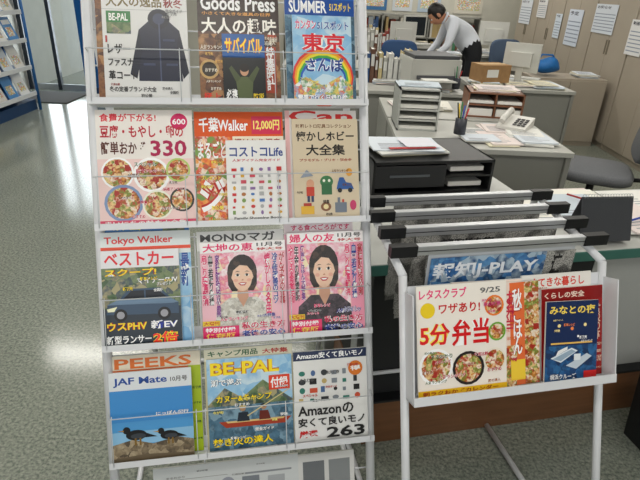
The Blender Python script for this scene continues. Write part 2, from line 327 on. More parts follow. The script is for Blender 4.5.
inrack(3,.722,.945,.225,'town_walk_magazine',[('r',0,.3,1,1,SKY),('p',[(0,.2),(.5,.45),(1,.2),(1,0),(0,0)],TOWN),
 ('c',.5,.3,.52,.34,'#e04040'),('c',.5,.29,.49,.32,'#f0a030'),('c',.5,.28,.46,.3,'#f0e040'),('c',.5,.27,.43,.28,'#50b050'),('c',.5,.26,.40,.26,'#3060c0'),('c',.5,.25,.37,.24,SKY),('p',[(0,0),(0,.2),(.2,.3),(.5,.2),(.8,.32),(1,.2),(1,0)],TOWN),
 ('t',.05,.84,.4,.95,'カンタン','#e05080','#ffffff'),('t',.42,.84,.95,.94,'51スポット','#2a58a8','#ffffff'),('t',.15,.6,.88,.8,'東京','#e02a38','#ffffff'),('t',.2,.36,.85,.52,'さんぽ','#1c3f90','#ffffff'),('t',.06,.03,.9,.1,'電車で行く日帰り旅','#ffffff','#2050a0')]+busy(6,4,.04,.12,.96,.32,('#ffffff','#fff080'),'#205080'),'#a8d4ee',2)
# row 2
inrack(2,.012,.346,.29,'cooking_magazine',[('t',.04,.9,.62,.97,'食費が下がる!','#d83040'),('c',.86,.9,.09,None,'#d02060'),('t',.79,.875,.93,.925,'600','#ffffff'),
 ('t',.04,.76,.9,.87,'豆腐・もやし・卵の','#c02838'),('t',.04,.62,.5,.73,'簡単おかず','#5a2a1c'),('t',.55,.60,.93,.74,'330','#b01c50'),
 ('r',.0,.0,1,.58,'#f2d4d0'),('c',.2,.46,.17,None,'#ffffff'),('c',.2,.46,.15,None,FOOD),('c',.55,.44,.19,None,'#ffffff'),('c',.55,.44,.16,None,FOOD),('c',.83,.48,.13,None,'#b8d070'),('c',.83,.48,.11,None,FOOD),('c',.25,.2,.2,None,'#8098c0'),('c',.25,.2,.17,None,FOOD),('c',.6,.18,.16,None,'#f0f0e0'),('c',.6,.18,.14,None,FOOD),('c',.86,.22,.13,None,'#303030'),('c',.86,.22,.11,None,FOOD),
 ('r',0,0,1,.05,'#e05070'),('t',.05,.005,.9,.045,'まいにちの献立大全集','#ffffff')]+busy(8,9,.02,.06,.98,.6,('#c02040','#5a2a1c','#206030'),'#ffffff'),'#f0eae4',1)
inrack(2,.352,.680,.288,'area_guide_magazine',[('r',0,.78,1,1,'#e05a20'),('t',.05,.82,.6,.95,'千葉Walker','#ffffff','#c03010'),('r',.64,.80,.98,.96,'#d83058'),('t',.66,.83,.96,.93,'12,000円','#fff080'),
 ('r',0,0,.42,.78,MAPP),('t',.03,.58,.34,.74,'まるごと','#ffffff','#c02010'),('t',.03,.1,.32,.40,'ジ','#ffffff','#c02010'),('r',.42,.68,1,.78,'#f4e8d0'),('t',.44,.69,.97,.76,'湯けむり温泉','#a02010')]+busy(10,6,.02,.02,.36,.6,('#ffffff','#fff060'),'#a02010'),'#d84a24',0)
pr=[]
random.seed(3)
for i in range(6):
    for j in range(8):
        c=random.choice(['#c84a5a','#4a78b8','#d8a93a','#7a9a50','#b0703a','#8a6aa0','#b0b0b0','#c83030'])
        x=.08+i*.15; y=.1+j*.075
        if random.random()<.5: pr.append(('c',x+.04,y+.02,random.uniform(.02,.04),random.uniform(.015,.028),c))
        else: pr.append(('r',x,y,x+random.uniform(.04,.09),y+random.uniform(.025,.05),c))
inrack(2,.463,.684,.212,'shopping_guide_magazine',[('t',.06,.8,.95,.92,'コストコLife','#28428c'),('t',.1,.74,.9,.775,'人気アイテム完全ガイド','#c03040')]+pr+[('t',.1,.03,.9,.07,'Family Shopping Book','#555555')],'#eeedeb',2)
inrack(2,.689,.967,.292,'women_fashion_magazine',[('t',.05,.9,.95,1.0,'Can','#d83030'),('r',0,0,.06,1,'#f0c0c0')],'#eae6e2',0)
toys=[('c',.5,.38,.1,.06,'#3a7a4a'),('r',.42,.25,.58,.36,'#2e6a40'),('c',.46,.39,.02,.015,'#f0f0e0'),('c',.54,.39,.02,.015,'#f0f0e0'),('c',.25,.36,.06,.045,'#d8a080'),('r',.19,.24,.31,.33,'#c8402a'),('r',.2,.18,.24,.24,'#303a60'),('r',.26,.18,.3,.24,'#303a60'),('p',[(.65,.3),(.92,.3),(.88,.36),(.8,.37),(.76,.42),(.7,.42),(.67,.36)],'#2a5aa0'),('c',.7,.29,.035,None,'#222222'),('c',.86,.29,.035,None,'#222222'),('r',.1,.06,.3,.14,'#e0b030'),('r',.14,.14,.26,.17,'#b03020'),('c',.48,.13,.08,.045,'#8a5a3a'),('c',.48,.13,.04,.025,'#e8d8a0'),('r',.62,.07,.8,.17,'#707a88'),('r',.66,.17,.7,.22,'#707a88'),('r',.73,.17,.76,.2,'#c04030'),('c',.9,.14,.05,.05,'#c83a6a'),('p',[(.1,.42),(.3,.44),(.2,.5)],'#909aa8'),('c',.85,.47,.05,.04,'#e0a040')]
inrack(2,.712,.967,.268,'hobby_magazine',[('t',.06,.91,.9,.95,'昭和レトロ玩具コレクション','#704020'),('t',.06,.78,.94,.88,'懐かしホビー','#2a2420'),('t',.2,.64,.8,.75,'大全集','#2a2420'),('t',.1,.58,.9,.61,'プラモデル・ブリキ・超合金','#a03020')]+toys+busy(12,5,.04,.02,.96,.56,('#704020','#403020')),'#d8c8ac',1)
# row 1
inrack(1,.0,.316,.335,'hiking_guide_magazine',[('r',0,.84,1,1,'#2878c0'),('t',.04,.94,.7,.985,'東京近郊山歩き','#ffffff'),('t',.04,.875,.45,.93,'ハル山','#e8f040','#1c4c80'),('r',0,.0,1,.84,'#3a90b0'),('r',.7,.86,.95,.98,SCEN)],'#2878c0',0)
inrack(1,.004,.32,.29,'city_guide_magazine',[('t',.04,.88,.8,.96,'Tokyo Walker','#d83030'),('r',0,.84,1,.87,'#e85030'),('r',.86,0,1,.8,SKY),('t',.88,.5,.98,.8,vtxt('最新'),'#2050a0','#ffffff')],'#e0e8e8',1)
inrack(1,.006,.278,.245,'car_magazine',[('r',0,.4,1,.84,SCEN),('r',0,.82,1,1,'#e8e8ec'),('t',.04,.84,.93,.98,'ベストカー','#e01828'),('t',.04,.735,.7,.81,'スクープ!','#ffe020','#a01010'),('t',.45,.65,.97,.71,'マイナーSUV','#ffffff','#203040'),
 ('p',[(.04,.34),(.06,.44),(.22,.5),(.34,.6),(.74,.6),(.88,.48),(.97,.44),(.97,.32)],'#38506a'),('p',[(.05,.44),(.22,.5),(.88,.48),(.97,.44),(.9,.43),(.2,.44)],'#6c88a4'),('p',[(.26,.5),(.37,.58),(.53,.58),(.53,.5)],'#141a24'),('p',[(.55,.5),(.55,.58),(.71,.58),(.82,.5)],'#141a24'),('c',.22,.33,.085,None,'#0a0a0c'),('c',.22,.33,.05,None,'#a0a0a8'),('c',.78,.33,.085,None,'#0a0a0c'),('c',.78,.33,.05,None,'#a0a0a8'),('p',[(.05,.4),(.18,.42),(.14,.37),(.06,.37)],'#f4f4d0'),
 ('t',.04,.17,.55,.26,'ウスPHV','#ffe020','#c01010'),('t',.6,.17,.95,.26,'新EV','#ffffff','#1030a0'),('t',.03,.03,.6,.12,'新型ランサー','#ffffff','#102030'),('t',.62,.02,.95,.14,'2倍','#ff3020','#ffe020')]+busy(14,6,.02,.55,.98,.78,('#ffffff','#ffe020'),'#102030'),'#24303c',2)
inrack(1,.342,.669,.283,'goods_review_magazine',[('t',.04,.9,.9,.985,'MONOマガ','#303030'),('r',0,.0,1,.82,'#c0c0bc')],'#e6e6e4',0)
def lady(seed,title,c1,c2,top,fc):
    e=[('r',0,0,1,1,c2)]
    e+=[('r',.2,.0,.82,.89,FLOR)]
    e+=face(fc[0],fc[1],fc[2],top=top)
    e+=[('r',0,.89,1,1,'#f8f4f4'),('t',.03,.9,.62,.985,title,c1),('t',.66,.94,.97,.985,'11月号','#333333'),('t',.66,.9,.97,.93,'特大号','#c02020')]
    vs=['健康ごはん大特集','冷え性改善のコツ','肩こり腰痛解消','がん予防の食事','血管若返り体操','やせる食事術','家計節約術公開','年金の新常識','懐かしの名曲']
    rr=random.Random(seed)
    for i,x in enumerate((.012,.085,.165,.745,.835,.918)):
        t=vs[(seed+i*2)%len(vs)]
        y0=rr.uniform(.22,.36)
        cc=[c1,'#2a2a2a','#7a1c8a',c1,'#1c3c9a','#c01830'][i]
        e.append(('t',x,y0,x+[.065,.06,.055,.07,.07,.065][i],.875,vtxt(t),cc,'#ffffff'))
    e+=[('r',.0,.0,.42,.13,c1),('t',.03,.07,.38,.12,'特別付録','#ffffff'),('t',.03,.01,.38,.06,'保存版','#ffe860'),('t',.45,.09,.97,.16,'私の生き方','#d01850','#ffffff'),('t',.45,.01,.97,.075,'老後の安心','#2040a0','#ffffff'),('r',.0,.14,.2,.19,'#f0d020'),('t',.01,.145,.19,.185,'大増刊','#c01010')]
    e+=busy(seed+30,3,.2,.17,.55,.3,(c1,'#303030'),'#ffffff')+busy(seed+50,3,.6,.17,1,.26,(c1,'#303090'),'#ffffff')
    return e
inrack(1,.353,.672,.255,'womens_weekly_magazine',lady(2,'大地の恵','#e02068','#f4c0cc',KNIT,(.48,.64,.135)),'#f4b8c8',1)
inrack(1,.672,.945,.297,'womens_weekly_magazine',[('t',.1,.93,.95,.985,'する食べごろがです','#d02060'),('r',0,0,1,.9,'#f4b0c4')],'#f0e0e4',0)
inrack(1,.68,.98,.272,'womens_weekly_magazine',lady(5,'婦人の友','#e8306c','#f29cb4',DARKKN,(.47,.62,.15)),'#f4b8c8',1)
# row 0
inrack(0,.01,.335,.272,'outdoor_magazine',[('t',.04,.87,.9,.97,'PEEKS','#e07020'),('r',.86,0,1,.86,'#a8c020'),('r',0,.83,.86,.86,'#d86018')]+busy(15,4,.87,.1,1,.8,('#306020',)),'#e6ddc8',0)
def bird(x,y,s,c='#15171a'):
    return [('c',x,y,.11*s,.05*s,c),('c',x-.1*s,y+.05*s,.04*s,.035*s,c),('p',[(x-.13*s,y+.055*s),(x-.2*s,y+.05*s),(x-.13*s,y+.04*s)],'#c09030'),('p',[(x+.06*s,y+.03*s),(x+.22*s,y-.03*s),(x+.06*s,y-.03*s)],c),('c',x+.02*s,y-.01*s,.08*s,.025*s,'#3a4048'),('r',x-.02*s,y-.1*s,x,y-.03*s,'#806020'),('r',x+.03*s,y-.1*s,x+.05*s,y-.03*s,'#806020')]
inrack(0,.008,.302,.236,'motoring_club_magazine',[('r',0,.0,1,.8,'#4f9cd8'),('r',0,.45,1,.8,'#3f8ed2'),('r',0,.2,1,.34,'#8cc0e4'),('r',0,.8,1,1,'#dfe4e8'),('t',.05,.84,.7,.94,'JAF Mate','#1a4a9c'),('t',.74,.86,.95,.92,'10月号','#666666'),('p',[(0,0),(1,0),(1,.2),(.8,.24),(.5,.19),(.25,.25),(0,.2)],ROCK),('p',[(0,0),(1,0),(1,.05),(.4,.08),(0,.05)],'#6a5c48')]+bird(.3,.30,1.15)+bird(.7,.27,1)+[('t',.55,.5,.95,.54,'にっぽん紀行','#ffffff')],'#58a4dc',2)
inrack(0,.35,.69,.272,'camping_magazine',[('t',.04,.92,.6,.98,'キャンプ用品','#206030'),('r',0,0,1,.88,'#d8d0a8'),('t',.65,.92,.95,.97,'大特集','#c03020')],'#ece8d0',0)
inrack(0,.358,.683,.248,'outdoor_magazine',[('r',0,.5,1,1,SKY),('p',[(0,.5),(.2,.68),(.4,.56),(.65,.74),(1,.5),(1,.45),(0,.45)],SCEN),('r',0,0,1,.48,WATER),('t',.04,.82,.85,.96,'BE-PAL','#ffe018','#c07010'),
 ('p',[(.2,.24),(.9,.24),(.98,.31),(.12,.31)],'#a83c20'),('p',[(.22,.29),(.88,.29),(.9,.31),(.2,.31)],'#e0c080'),('c',.4,.44,.035,.03,'#b08868'),('c',.4,.46,.045,.02,'#c8b070'),('p',[(.33,.3),(.35,.4),(.46,.4),(.48,.3)],'#1e2a38'),('c',.65,.44,.035,.03,'#b08868'),('c',.65,.46,.04,.02,'#30383c'),('p',[(.59,.3),(.6,.4),(.7,.4),(.73,.3)],'#6a2418'),('p',[(.45,.36),(.96,.62),(.97,.615),(.46,.35)],'#d8c890'),
 ('t',.04,.7,.4,.78,'湖で遊ぶ','#ffffff','#305070'),('t',.1,.52,.75,.6,'カヌー&キャンプ','#ffe018','#1a3040'),('t',.04,.04,.75,.13,'焚き火の達人','#ffe018','#1a3040'),('r',.72,.62,.97,.78,'#e04020'),('t',.74,.64,.95,.76,'付録','#ffffff')]+busy(16,8,.03,.1,.97,.7,('#ffffff','#fff080'),'#203040'),'#88c0e4',1)
am=[]
random.seed(9)
for i in range(6):
    for j in range(4):
        x=.06+i*.15;y=.44+j*.095
        c=random.choice(['#303438','#d05030','#4a6a9a','#c8b070','#808890','#2a7a6a','#181818'])
        if random.random()<.4: am.append(('c',x+.05,y+.03,random.uniform(.025,.05),random.uniform(.02,.036),c))
        else: am.append(('r',x,y,x+random.uniform(.04,.11),y+random.uniform(.03,.07),c))
inrack(0,.69,.985,.25,'shopping_guide_magazine',[('r',0,.9,1,1,'#1c2c50'),('t',.04,.915,.95,.985,'Amazon安くて良いモノ','#ffffff')]+am+[('c',.84,.78,.1,None,'#e07818'),('t',.77,.75,.91,.81,'得','#ffffff'),('t',.04,.28,.8,.4,'Amazonの','#202020'),('t',.04,.16,.95,.26,'安くて良いモノ','#202020'),('t',.42,.02,.95,.14,'263','#202020'),('t',.05,.04,.3,.12,'厳選','#d02020')]+busy(17,6,.03,.42,.97,.88,('#555555','#c03020')),'#eaeae8',1)
inrack(-1,.14,.70,.262,'notice_sheet',[('r',.03,.86,.5,.865,'#888888'),('r',.6,.72,.72,.82,'#7a8088'),('r',.62,.84,.95,.86,'#8a8e94'),('c',.5,.76,.05,None,'#9094a0'),('r',.78,.66,.9,.8,'#a4a8ac')]+busy(18,9,.04,.5,.48,.98,('#8a8a8a','#707478'),None,(.015,.022))+busy(19,5,.52,.6,.98,.98,('#8a8a8a',),None,(.012,.02)),'#c8cccd',0)
inrack(-1,.70,.93,.255,'newsletter_sheet',[('r',.08,.55,.46,.92,'#6c7074'),('r',.54,.55,.92,.92,'#84888a'),('r',.08,.3,.9,.5,'#b4b6b8')],'#d0d0ce',0)
# ------------------------------------------------------------ newspaper rack
NYAW=13
NF=frame(.225,.9875,0,NYAW,0)
def N(x,y,z): return NF@Vector((x,z,-y))
NW=.55
q=MB()
tl=math.tan(math.radians(20))
zf=.605
for x in (0,NW):
    zt=.885
    q.tube([N(x,(0.012-zf)*tl,.012),N(x,(zt-zf)*tl,zt)],.0105,WHITE,12)
    q.tube([N(x,(zt-zf)*tl,zt),N(x,.42,.945),N(x,.43,.92),N(x,.43,.012)],.0105,WHITE,12)
    q.tube([N(x,(0.012-zf)*tl,.012),N(x,.43,.012)],.0095,WHITE,10)
q.tube([N(0,.43,.012),N(NW,.43,.012)],.009,WHITE); q.tube([N(0,.43,.3),N(NW,.43,.3)],.007,WHITE)
PF=frame(.225,.9875,zf,NYAW,20)
q.X=PF
q.box(.0,-.006,-.0,NW,.0,.06,WHITE); q.box(0,-.006,.06,NW,.016,.0625,WHITE)
q.box(0,0,-.003,NW,.27,0,WHITE); 
for x in (0,NW-.003): q.box(x,-.006,0,x+.003,.26,.06,WHITE)
q.X=Matrix()
q.build('newspaper_rack')
papers=[(.06,.932),(.145,.942),(.23,.95),(.315,.958)]
NP=newsprint()
for i,(d,z) in enumerate(papers):
    d+=.08
    q=MB(); q.X=NF
    x0,x1=.025,.525
    al=mat('#c6c8cb',.28,.7,name='aluminium')
    q.box(x0,z-.012,-d-.008,x1,z+.010,-d+.008,al)
    q.box(x0,z+.0105,-d-.009,x1,z+.013,-d+.009,mat('#cfd1d4',.3,.3))
    q.box(x0,z-.002,-d+.0082,x1,z+.0,-d+.0088,BLACK)
    for a_,b_ in ((x0-.05,x0+.018),(x1-.018,x1+.05)): q.box(a_,z-.014,-d-.011,b_,z+.015,-d+.011,BLACK)
    for L in range(3):
        n=14;V=[];F=[]
        for u in range(n+1):
            for v in range(5):
                x=x0+.05+(x1-x0-.09)*u/n; y=z-.012-(.32-.012*L)*v/4
                V.append((x,y,-d+.006-L*.005+.004*math.sin(u*.9+L+i)*v/4))
        for u in range(n):
            for v in range(4): F.append((u*5+v,(u+1)*5+v,(u+1)*5+v+1,u*5+v+1))
        q.add(V,F,NP if (L or i) else mat('#c0c4c8',.7),True)
    zz=-d+.0125
    if i==0:
        q.poly([(.08,z-.15),(.4,z-.15),(.4,z-.02),(.08,z-.02)],vor('sports_print',['#1c3c68','#3a6ea8','#5a90c0','#284c78','#a8bccc'],40),zz)
        q.text(.09,z-.085,.38,z-.035,zz+.0006,'報知J-PLAY',mat('#e6eaf0',.6),.03)
        q.text(.09,z-.14,.34,z-.095,zz+.0006,'勝利の瞬間',mat('#101820',.6),.03)
        q.poly([(.40,z-.15),(.485,z-.15),(.485,z-.02),(.40,z-.02)],NP,zz)
        q.text(.42,z-.14,.45,z-.03,zz+.0006,vtxt('連勝'),mat('#202020',.6),.03)
    else:
        q.text(.09+.05*i,z-.05,.3,z-.022,zz,['','朝刊特集','経済面','地域版'][i],mat('#222222',.7),.03)
    q.build('newspaper_on_holder')
def inpocket(name,x0,w,hh,els,base,layer=0,rot=0):
    X=PF@Matrix.Translation((x0,.002,.010+layer*.008))@Matrix.Rotation(math.radians(rot),4,'Z')@Matrix.Rotation(math.radians(-1.5),4,'X')
    return magazine(name,X,w,hh,els,base,.005)
inpocket('cooking_magazine',.115,.19,.272,[('r',.5,0,1,.9,FOOD),('t',.6,.9,.95,.98,'レタス','#e04080'),('r',.84,.1,1,.9,'#f0b0a0')]+busy(61,9,.8,.05,1,.9,('#c02040','#3a6020')),'#f0dace',1,-1)
inpocket('cooking_magazine',.15,.14,.266,[('r',.6,0,1,1,'#f2dcd0'),('t',.76,.55,.96,.92,vtxt('お弁当'),'#d03048'),('r',.7,0,1,.4,FOOD)]+busy(62,9,.66,.05,1,.9,('#c02040','#e07020','#a06010')),'#f0e7dc',2,-1)
inpocket('cooking_magazine',.022,.235,.272,[('t',.03,.88,.55,.97,'レタスクラブ','#e83878'),('t',.7,.9,.93,.95,'9/25','#666666'),('c',.12,.78,.08,None,'#f0d020'),
 ('t',.24,.74,.7,.83,'ワザあり!','#c82020'),('t',.03,.46,.36,.66,'5分','#e01820','#fff070'),('t',.38,.44,.8,.68,'弁当','#d81018','#ffffff'),('c',.86,.78,.11,None,'#f08030'),('c',.86,.78,.09,None,FOOD),
 ('c',.89,.54,.1,None,'#70a838'),('c',.89,.54,.08,None,FOOD),('c',.2,.27,.19,None,'#ffffff'),('c',.2,.27,.16,None,FOOD),('c',.56,.23,.18,None,'#282020'),('c',.56,.23,.15,None,FOOD),('c',.86,.28,.13,None,'#f0e8d8'),('c',.86,.28,.11,None,FOOD),('r',0,0,1,.06,'#f0c020'),('t',.05,.01,.9,.05,'朝ラクおかずカレンダー','#a01818')]+busy(63,10,.02,.07,.98,.45,('#c02040','#3a6020','#a05010'),'#ffffff')+busy(64,3,.6,.7,.98,.9,('#d04080','#666666')),'#f4ede4',3)
inpocket('living_magazine',.315,.2,.274,[('r',.0,.78,1,1,'#ece8e2'),('t',.12,.88,.9,.97,'すてきな暮らし','#d84030'),('r',0,0,.3,.78,'#f0e8d8'),('t',.06,.3,.18,.76,vtxt('ごはんと'),'#c03028'),('r',.8,.0,1,.78,FOOD)]+busy(65,9,.0,.02,.36,.95,('#a04020','#406030')),'#e8d4c0',0)
inpocket('recipe_magazine',.275,.08,.262,[('r',0,0,.5,1,'#e8703c'),('r',.5,0,1,1,FOOD),('t',.08,.3,.42,.94,vtxt('秋ごはん'),'#ffffff','#b03010'),('r',.0,.05,.5,.25,'#f4d040')],'#e8703c',2,1)
inpocket('red_cover_magazine',.365,.178,.237,[('r',0,.86,1,.99,'#8c1414'),('t',.88,.4,.97,.8,vtxt('防災の本'),'#f4d8c0'),('t',.05,.89,.7,.96,'くらしの安全','#f4e0d0')]+busy(67,5,.86,.05,1,.4,('#f4d8c0',)),'#a01c1c',1)
boats=[('p',[(.1,.3),(.5,.42),(.62,.38),(.3,.24)],'#dfe8f0'),('p',[(.14,.29),(.5,.4),(.58,.37),(.3,.26)],'#9ab0c4'),('p',[(.4,.2),(.8,.34),(.9,.3),(.6,.15)],'#c8d4e0'),('p',[(.2,.33),(.42,.4),(.42,.44),(.24,.39)],'#f0f2f4'),('r',.55,.26,.68,.34,'#e8eef4')]
inpocket('harbour_guide_magazine',.362,.15,.208,[('r',0,0,1,.45,vor('night_water',['#143a68','#1c4c80','#2e6aa0','#16325c'],60)),('r',0,.45,1,1,'#182c58'),('t',.06,.84,.94,.95,'みなとの夜','#ffe060'),('c',.25,.7,.03,None,'#ffe8a0'),('c',.5,.66,.03,None,'#ff9050'),('c',.75,.7,.03,None,'#ffe8a0'),('c',.62,.56,.02,None,'#ffffff'),('r',.1,.47,.9,.49,'#f0c060')]+boats+[('t',.1,.03,.6,.1,'横浜クルーズ','#ffffff'),('r',.75,.0,1,.12,'#d02828')]+busy(66,5,.05,.45,.95,.84,('#ffe8a0','#ffffff','#ff9050')),'#182c58',3,-2)
# ------------------------------------------------------------ counter
CF=Matrix.Translation((.55,1.49,0))@Matrix.Rotation(math.radians(13),4,'Z')
q=MB()
TOP=mat('#b9bab6',.4,name='counter_laminate'); TEAL=mat('#3a6a60',.5,name='teal_edge'); PAN=mat('#a6a8a6',.5,name='counter_panel'); DK=mat('#232426',.6,name='dark_panel')
q.box(-.42,-.02,.715,1.6,.50,.75,TOP); q.box(-.422,-.024,.712,1.602,-.02,.748,TEAL)
q.box(-.38,.02,.2,.42,.46,.714,DK); q.box(.42,.02,.2,1.58,.46,.714,PAN)
q.box(-.38,-.02,.0,1.58,.44,.19,wood_mat('#5a3a24','#83593a'))
q.box(-.38,-.021,.19,1.58,.03,.2,BLACK)
q.build('service_counter',.003,CF)
q=MB()
q.box(-.42,.51,.715,.40,.95,.75,TOP); q.box(-.4,.53,.0,.38,.93,.714,PAN); q.box(-.3,.525,.1,.3,.53,.6,DK)
q.build('side_desk',.003,CF)
def stack(q,x,y,z,w,d,n,X=None,cols=('#e2e1dc','#d8d8d4','#e8e6dc','#cfd6de','#e0d4d0','#d8d2b8','#c4cfd8')):
    zz=z
    for i in range(n):
        hgt=random.uniform(.002,.008); a=random.uniform(-.15,.15)
        M=Matrix.Translation((x+random.uniform(-.015,.015),y+random.uniform(-.015,.015),zz))@Matrix.Rotation(a,4,'Z')
        q.box(-w/2,-d/2,0,w/2,d/2,hgt,mat(random.choice(cols),.7),X=M); zz+=hgt+.0004
    for k in range(random.randint(3,8)):
        yy=-d*.4+k*d*.09
        q.box(-w*.38,yy,.0003,w*random.uniform(.0,.4),yy+.006,.0006,mat('#8c9098',.7),X=M@Matrix.Translation((0,0,hgt)))
q=MB()
q.box(-.26,-.17,0,.26,.17,.012,BLACK); q.box(-.26,-.17,.012,-.248,.17,.14,BLACK); q.box(.248,-.17,.012,.26,.17,.14,BLACK)
q.box(-.26,.158,.012,.26,.17,.14,BLACK); q.box(-.26,-.17,.128,.26,.17,.14,BLACK); q.box(-.248,-.168,.03,.05,-.15,.122,mat('#232427',.35))
q.box(-.19,-.171,.075,-.02,-.168,.085,mat('#555a60',.3)); q.box(.05,-.17,.07,.248,.15,.078,BLACK)
for z0 in (.02,.085): q.box(.08,-.14,z0,.23,.12,z0+.02,PAPER)
q.build('desk_tray_unit',.002,CF@Matrix.Translation((.02,.70,.752)))
q=MB(); random.seed(5)
stack(q,-.1,.0,0,.297,.21,4); q.box(-.12,-.08,.03,.02,.06,.0305,mat('#d8d8e0',.6)); q.box(-.2,-.09,.028,.0,-.07,.0305,mat('#b83a3a',.6))
q.build('paper_stack',0,CF@Matrix.Translation((.05,.70,.893)))
q=MB(); random.seed(11)
for x,y,n in ((.52,.3,2),(.68,.2,3),(.86,.32,2),(1.0,.2,4),(1.15,.35,3),(.36,.3,2),(1.32,.25,5),(.6,.38,2),(.78,.12,2)):
    stack(q,x,y,0.0005*n,random.choice((.21,.26)),.28,n)
q.tube([(.6,.12,.03),(.72,.16,.03)],.004,mat('#2040a0',.4)); q.tube([(.55,.4,.03),(.62,.28,.03)],.004,mat('#a02020',.4))
q.build('counter_papers',0,CF@Matrix.Translation((0,0,.751)))
q=MB(); DG=mat('#4a4c50',.7,name='grey_card')
q.add([(-.1,-.05,0),(.1,-.05,0),(.1,0,.15),(-.1,0,.15),(-.1,.05,0),(.1,.05,0)],[(0,1,2,3),(3,2,5,4),(0,4,5,1)],DG)
q.add([(-.095,-.0525,.0),(.095,-.0525,.0),(.095,-.0035,.145),(-.095,-.0035,.145)],[(0,1,2,3)],mat('#3f4145',.8))
for i in range(18):
    x=-.09+i*.0106; q.tube([(x,.008*math.cos(t),.152+.008*math.sin(t)) for t in [k*math.pi/4 for k in range(9)]],.001,STEEL,5)
q.build('desk_calendar',0,CF@Matrix.Translation((.43,.06,.765))@Matrix.Rotation(math.radians(-4),4,'Z')@Matrix.Scale(.95,4))
def bin_(name,x,y,w,d,hh):
    q=MB()
    V=[];
    for z,s in ((0,.85),(hh,1)):
        for a,b_ in ((-1,-1),(1,-1),(1,1),(-1,1)): V.append((a*w/2*s,b_*d/2*s,z))
    for z,s in ((hh,.94),(.02,.8)):
        for a,b_ in ((-1,-1),(1,-1),(1,1),(-1,1)): V.append((a*w/2*s,b_*d/2*s,z))
    F=[(3,2,1,0)]
    for L in range(3):
        for i in range(4): F.append((L*4+i,L*4+(i+1)%4,L*4+4+(i+1)%4,L*4+4+i))
    F.append((12,13,14,15)); q.add(V,F,BLACK)
    q.build(name,.004,Matrix.Translation((x,y,0))@Matrix.Rotation(math.radians(13),4,'Z'))
bin_('waste_bin',1.32,1.44,.24,.2,.30)
# ------------------------------------------------------------ office desks
DTOP=mat('#b0b0aa',.4,name='desk_top'); DB=mat('#8e8e88',.45,name='desk_steel'); DBK=mat('#7a7a74',.5)
def desk(x0,y0,x1,y1,z=.72,name='office_desk'):
    q=MB(); w=x1-x0;d=y1-y0
    q.box(0,0,z-.03,w,d,z,DTOP)
    q.box(.0,.02,.02,.03,d-.02,z-.03,DB); q.box(w-.03,.02,.02,w,d-.02,z-.03,DB); q.box(.03,.04,.1,w-.03,.055,z-.03,DB)
    q.box(w-.43,.08,.06,w-.03,d-.04,z-.03,DB)
    for i in range(3):
        a=.08+i*.2; q.box(w-.42,d-.04,a,w-.04,d-.022,a+.185,DBK); q.box(w-.3,d-.022,a+.14,w-.16,d-.012,a+.155,STEEL)
    for a,b_ in ((.015,.04),(w-.015,.04),(.015,d-.04),(w-.015,d-.04)): q.tube([(a,b_,0),(a,b_,.02)],.012,BLACK,8)
    return q.build(name,.003,Matrix.Translation((x0,y0,0)))
D=[(.42,2.85,1.4,3.53),(.42,3.57,1.4,4.25),(.25,4.55,1.2,5.2),(1.35,4.95,2.3,5.6),(.55,5.9,1.22,6.6),(.2,7.2,1.3,7.9),(1.6,7.7,2.7,8.4),(.2,8.6,1.6,9.3),(-.5,5.9,.5,6.6)]
for d_ in D: desk(*d_)
def piles(name,x0,y0,x1,y1,z,n,seed,flat=False):
    random.seed(seed); q=MB()
    for i in range(n):
        q2=random.randint(1,3 if flat else 9)
        stack(q,random.uniform(x0+.15,x1-.15),random.uniform(y0+.15,y1-.15),z+.001+.0008*i,random.choice((.21,.297,.18)),random.choice((.297,.21,.15)),q2)
    q.build(name)
piles('desk_papers',.72,2.85,1.4,3.53,.72,12,21,True)
piles('desk_papers',.42,3.57,1.0,4.25,.72,6,22)
piles('desk_papers',.25,4.55,1.2,5.2,.72,6,23)
piles('desk_papers',1.35,4.95,2.3,5.6,.72,9,24)
piles('desk_papers',.2,7.2,1.3,7.9,.72,8,25)
piles('desk_papers',1.6,7.7,2.7,8.4,.72,9,26)
piles('desk_papers',.2,8.6,1.6,9.3,.72,9,27)
def binders(name,x,y,z,n,ang=0,cols=('#d0d0cc','#3a5a8a','#b0b0a8','#903a30','#c4c4c0','#4a7a5a','#c8b888','#6a4a3a'),hh=.3,seed=1):
    random.seed(seed); q=MB(); a=0
    for i in range(n):
        w=random.uniform(.02,.055); hgt=hh*random.uniform(.7,1); c=mat(random.choice(cols),.5)
        q.box(a,0,0,a+.003,.23,hgt,c); q.box(a+w-.003,0,0,a+w,.23,hgt,c); q.box(a,0,0,a+w,.003,hgt,c); q.box(a+.004,.005,.01,a+w-.004,.22,hgt-.01,PAPER)
        q.box(a+.006,-.001,hgt*.5,a+w-.006,.0,hgt*.85,mat('#d8d8d4',.6)); a+=w+.002
    q.build(name,0,Matrix.Translation((x,y,z))@Matrix.Rotation(math.radians(ang),4,'Z'))
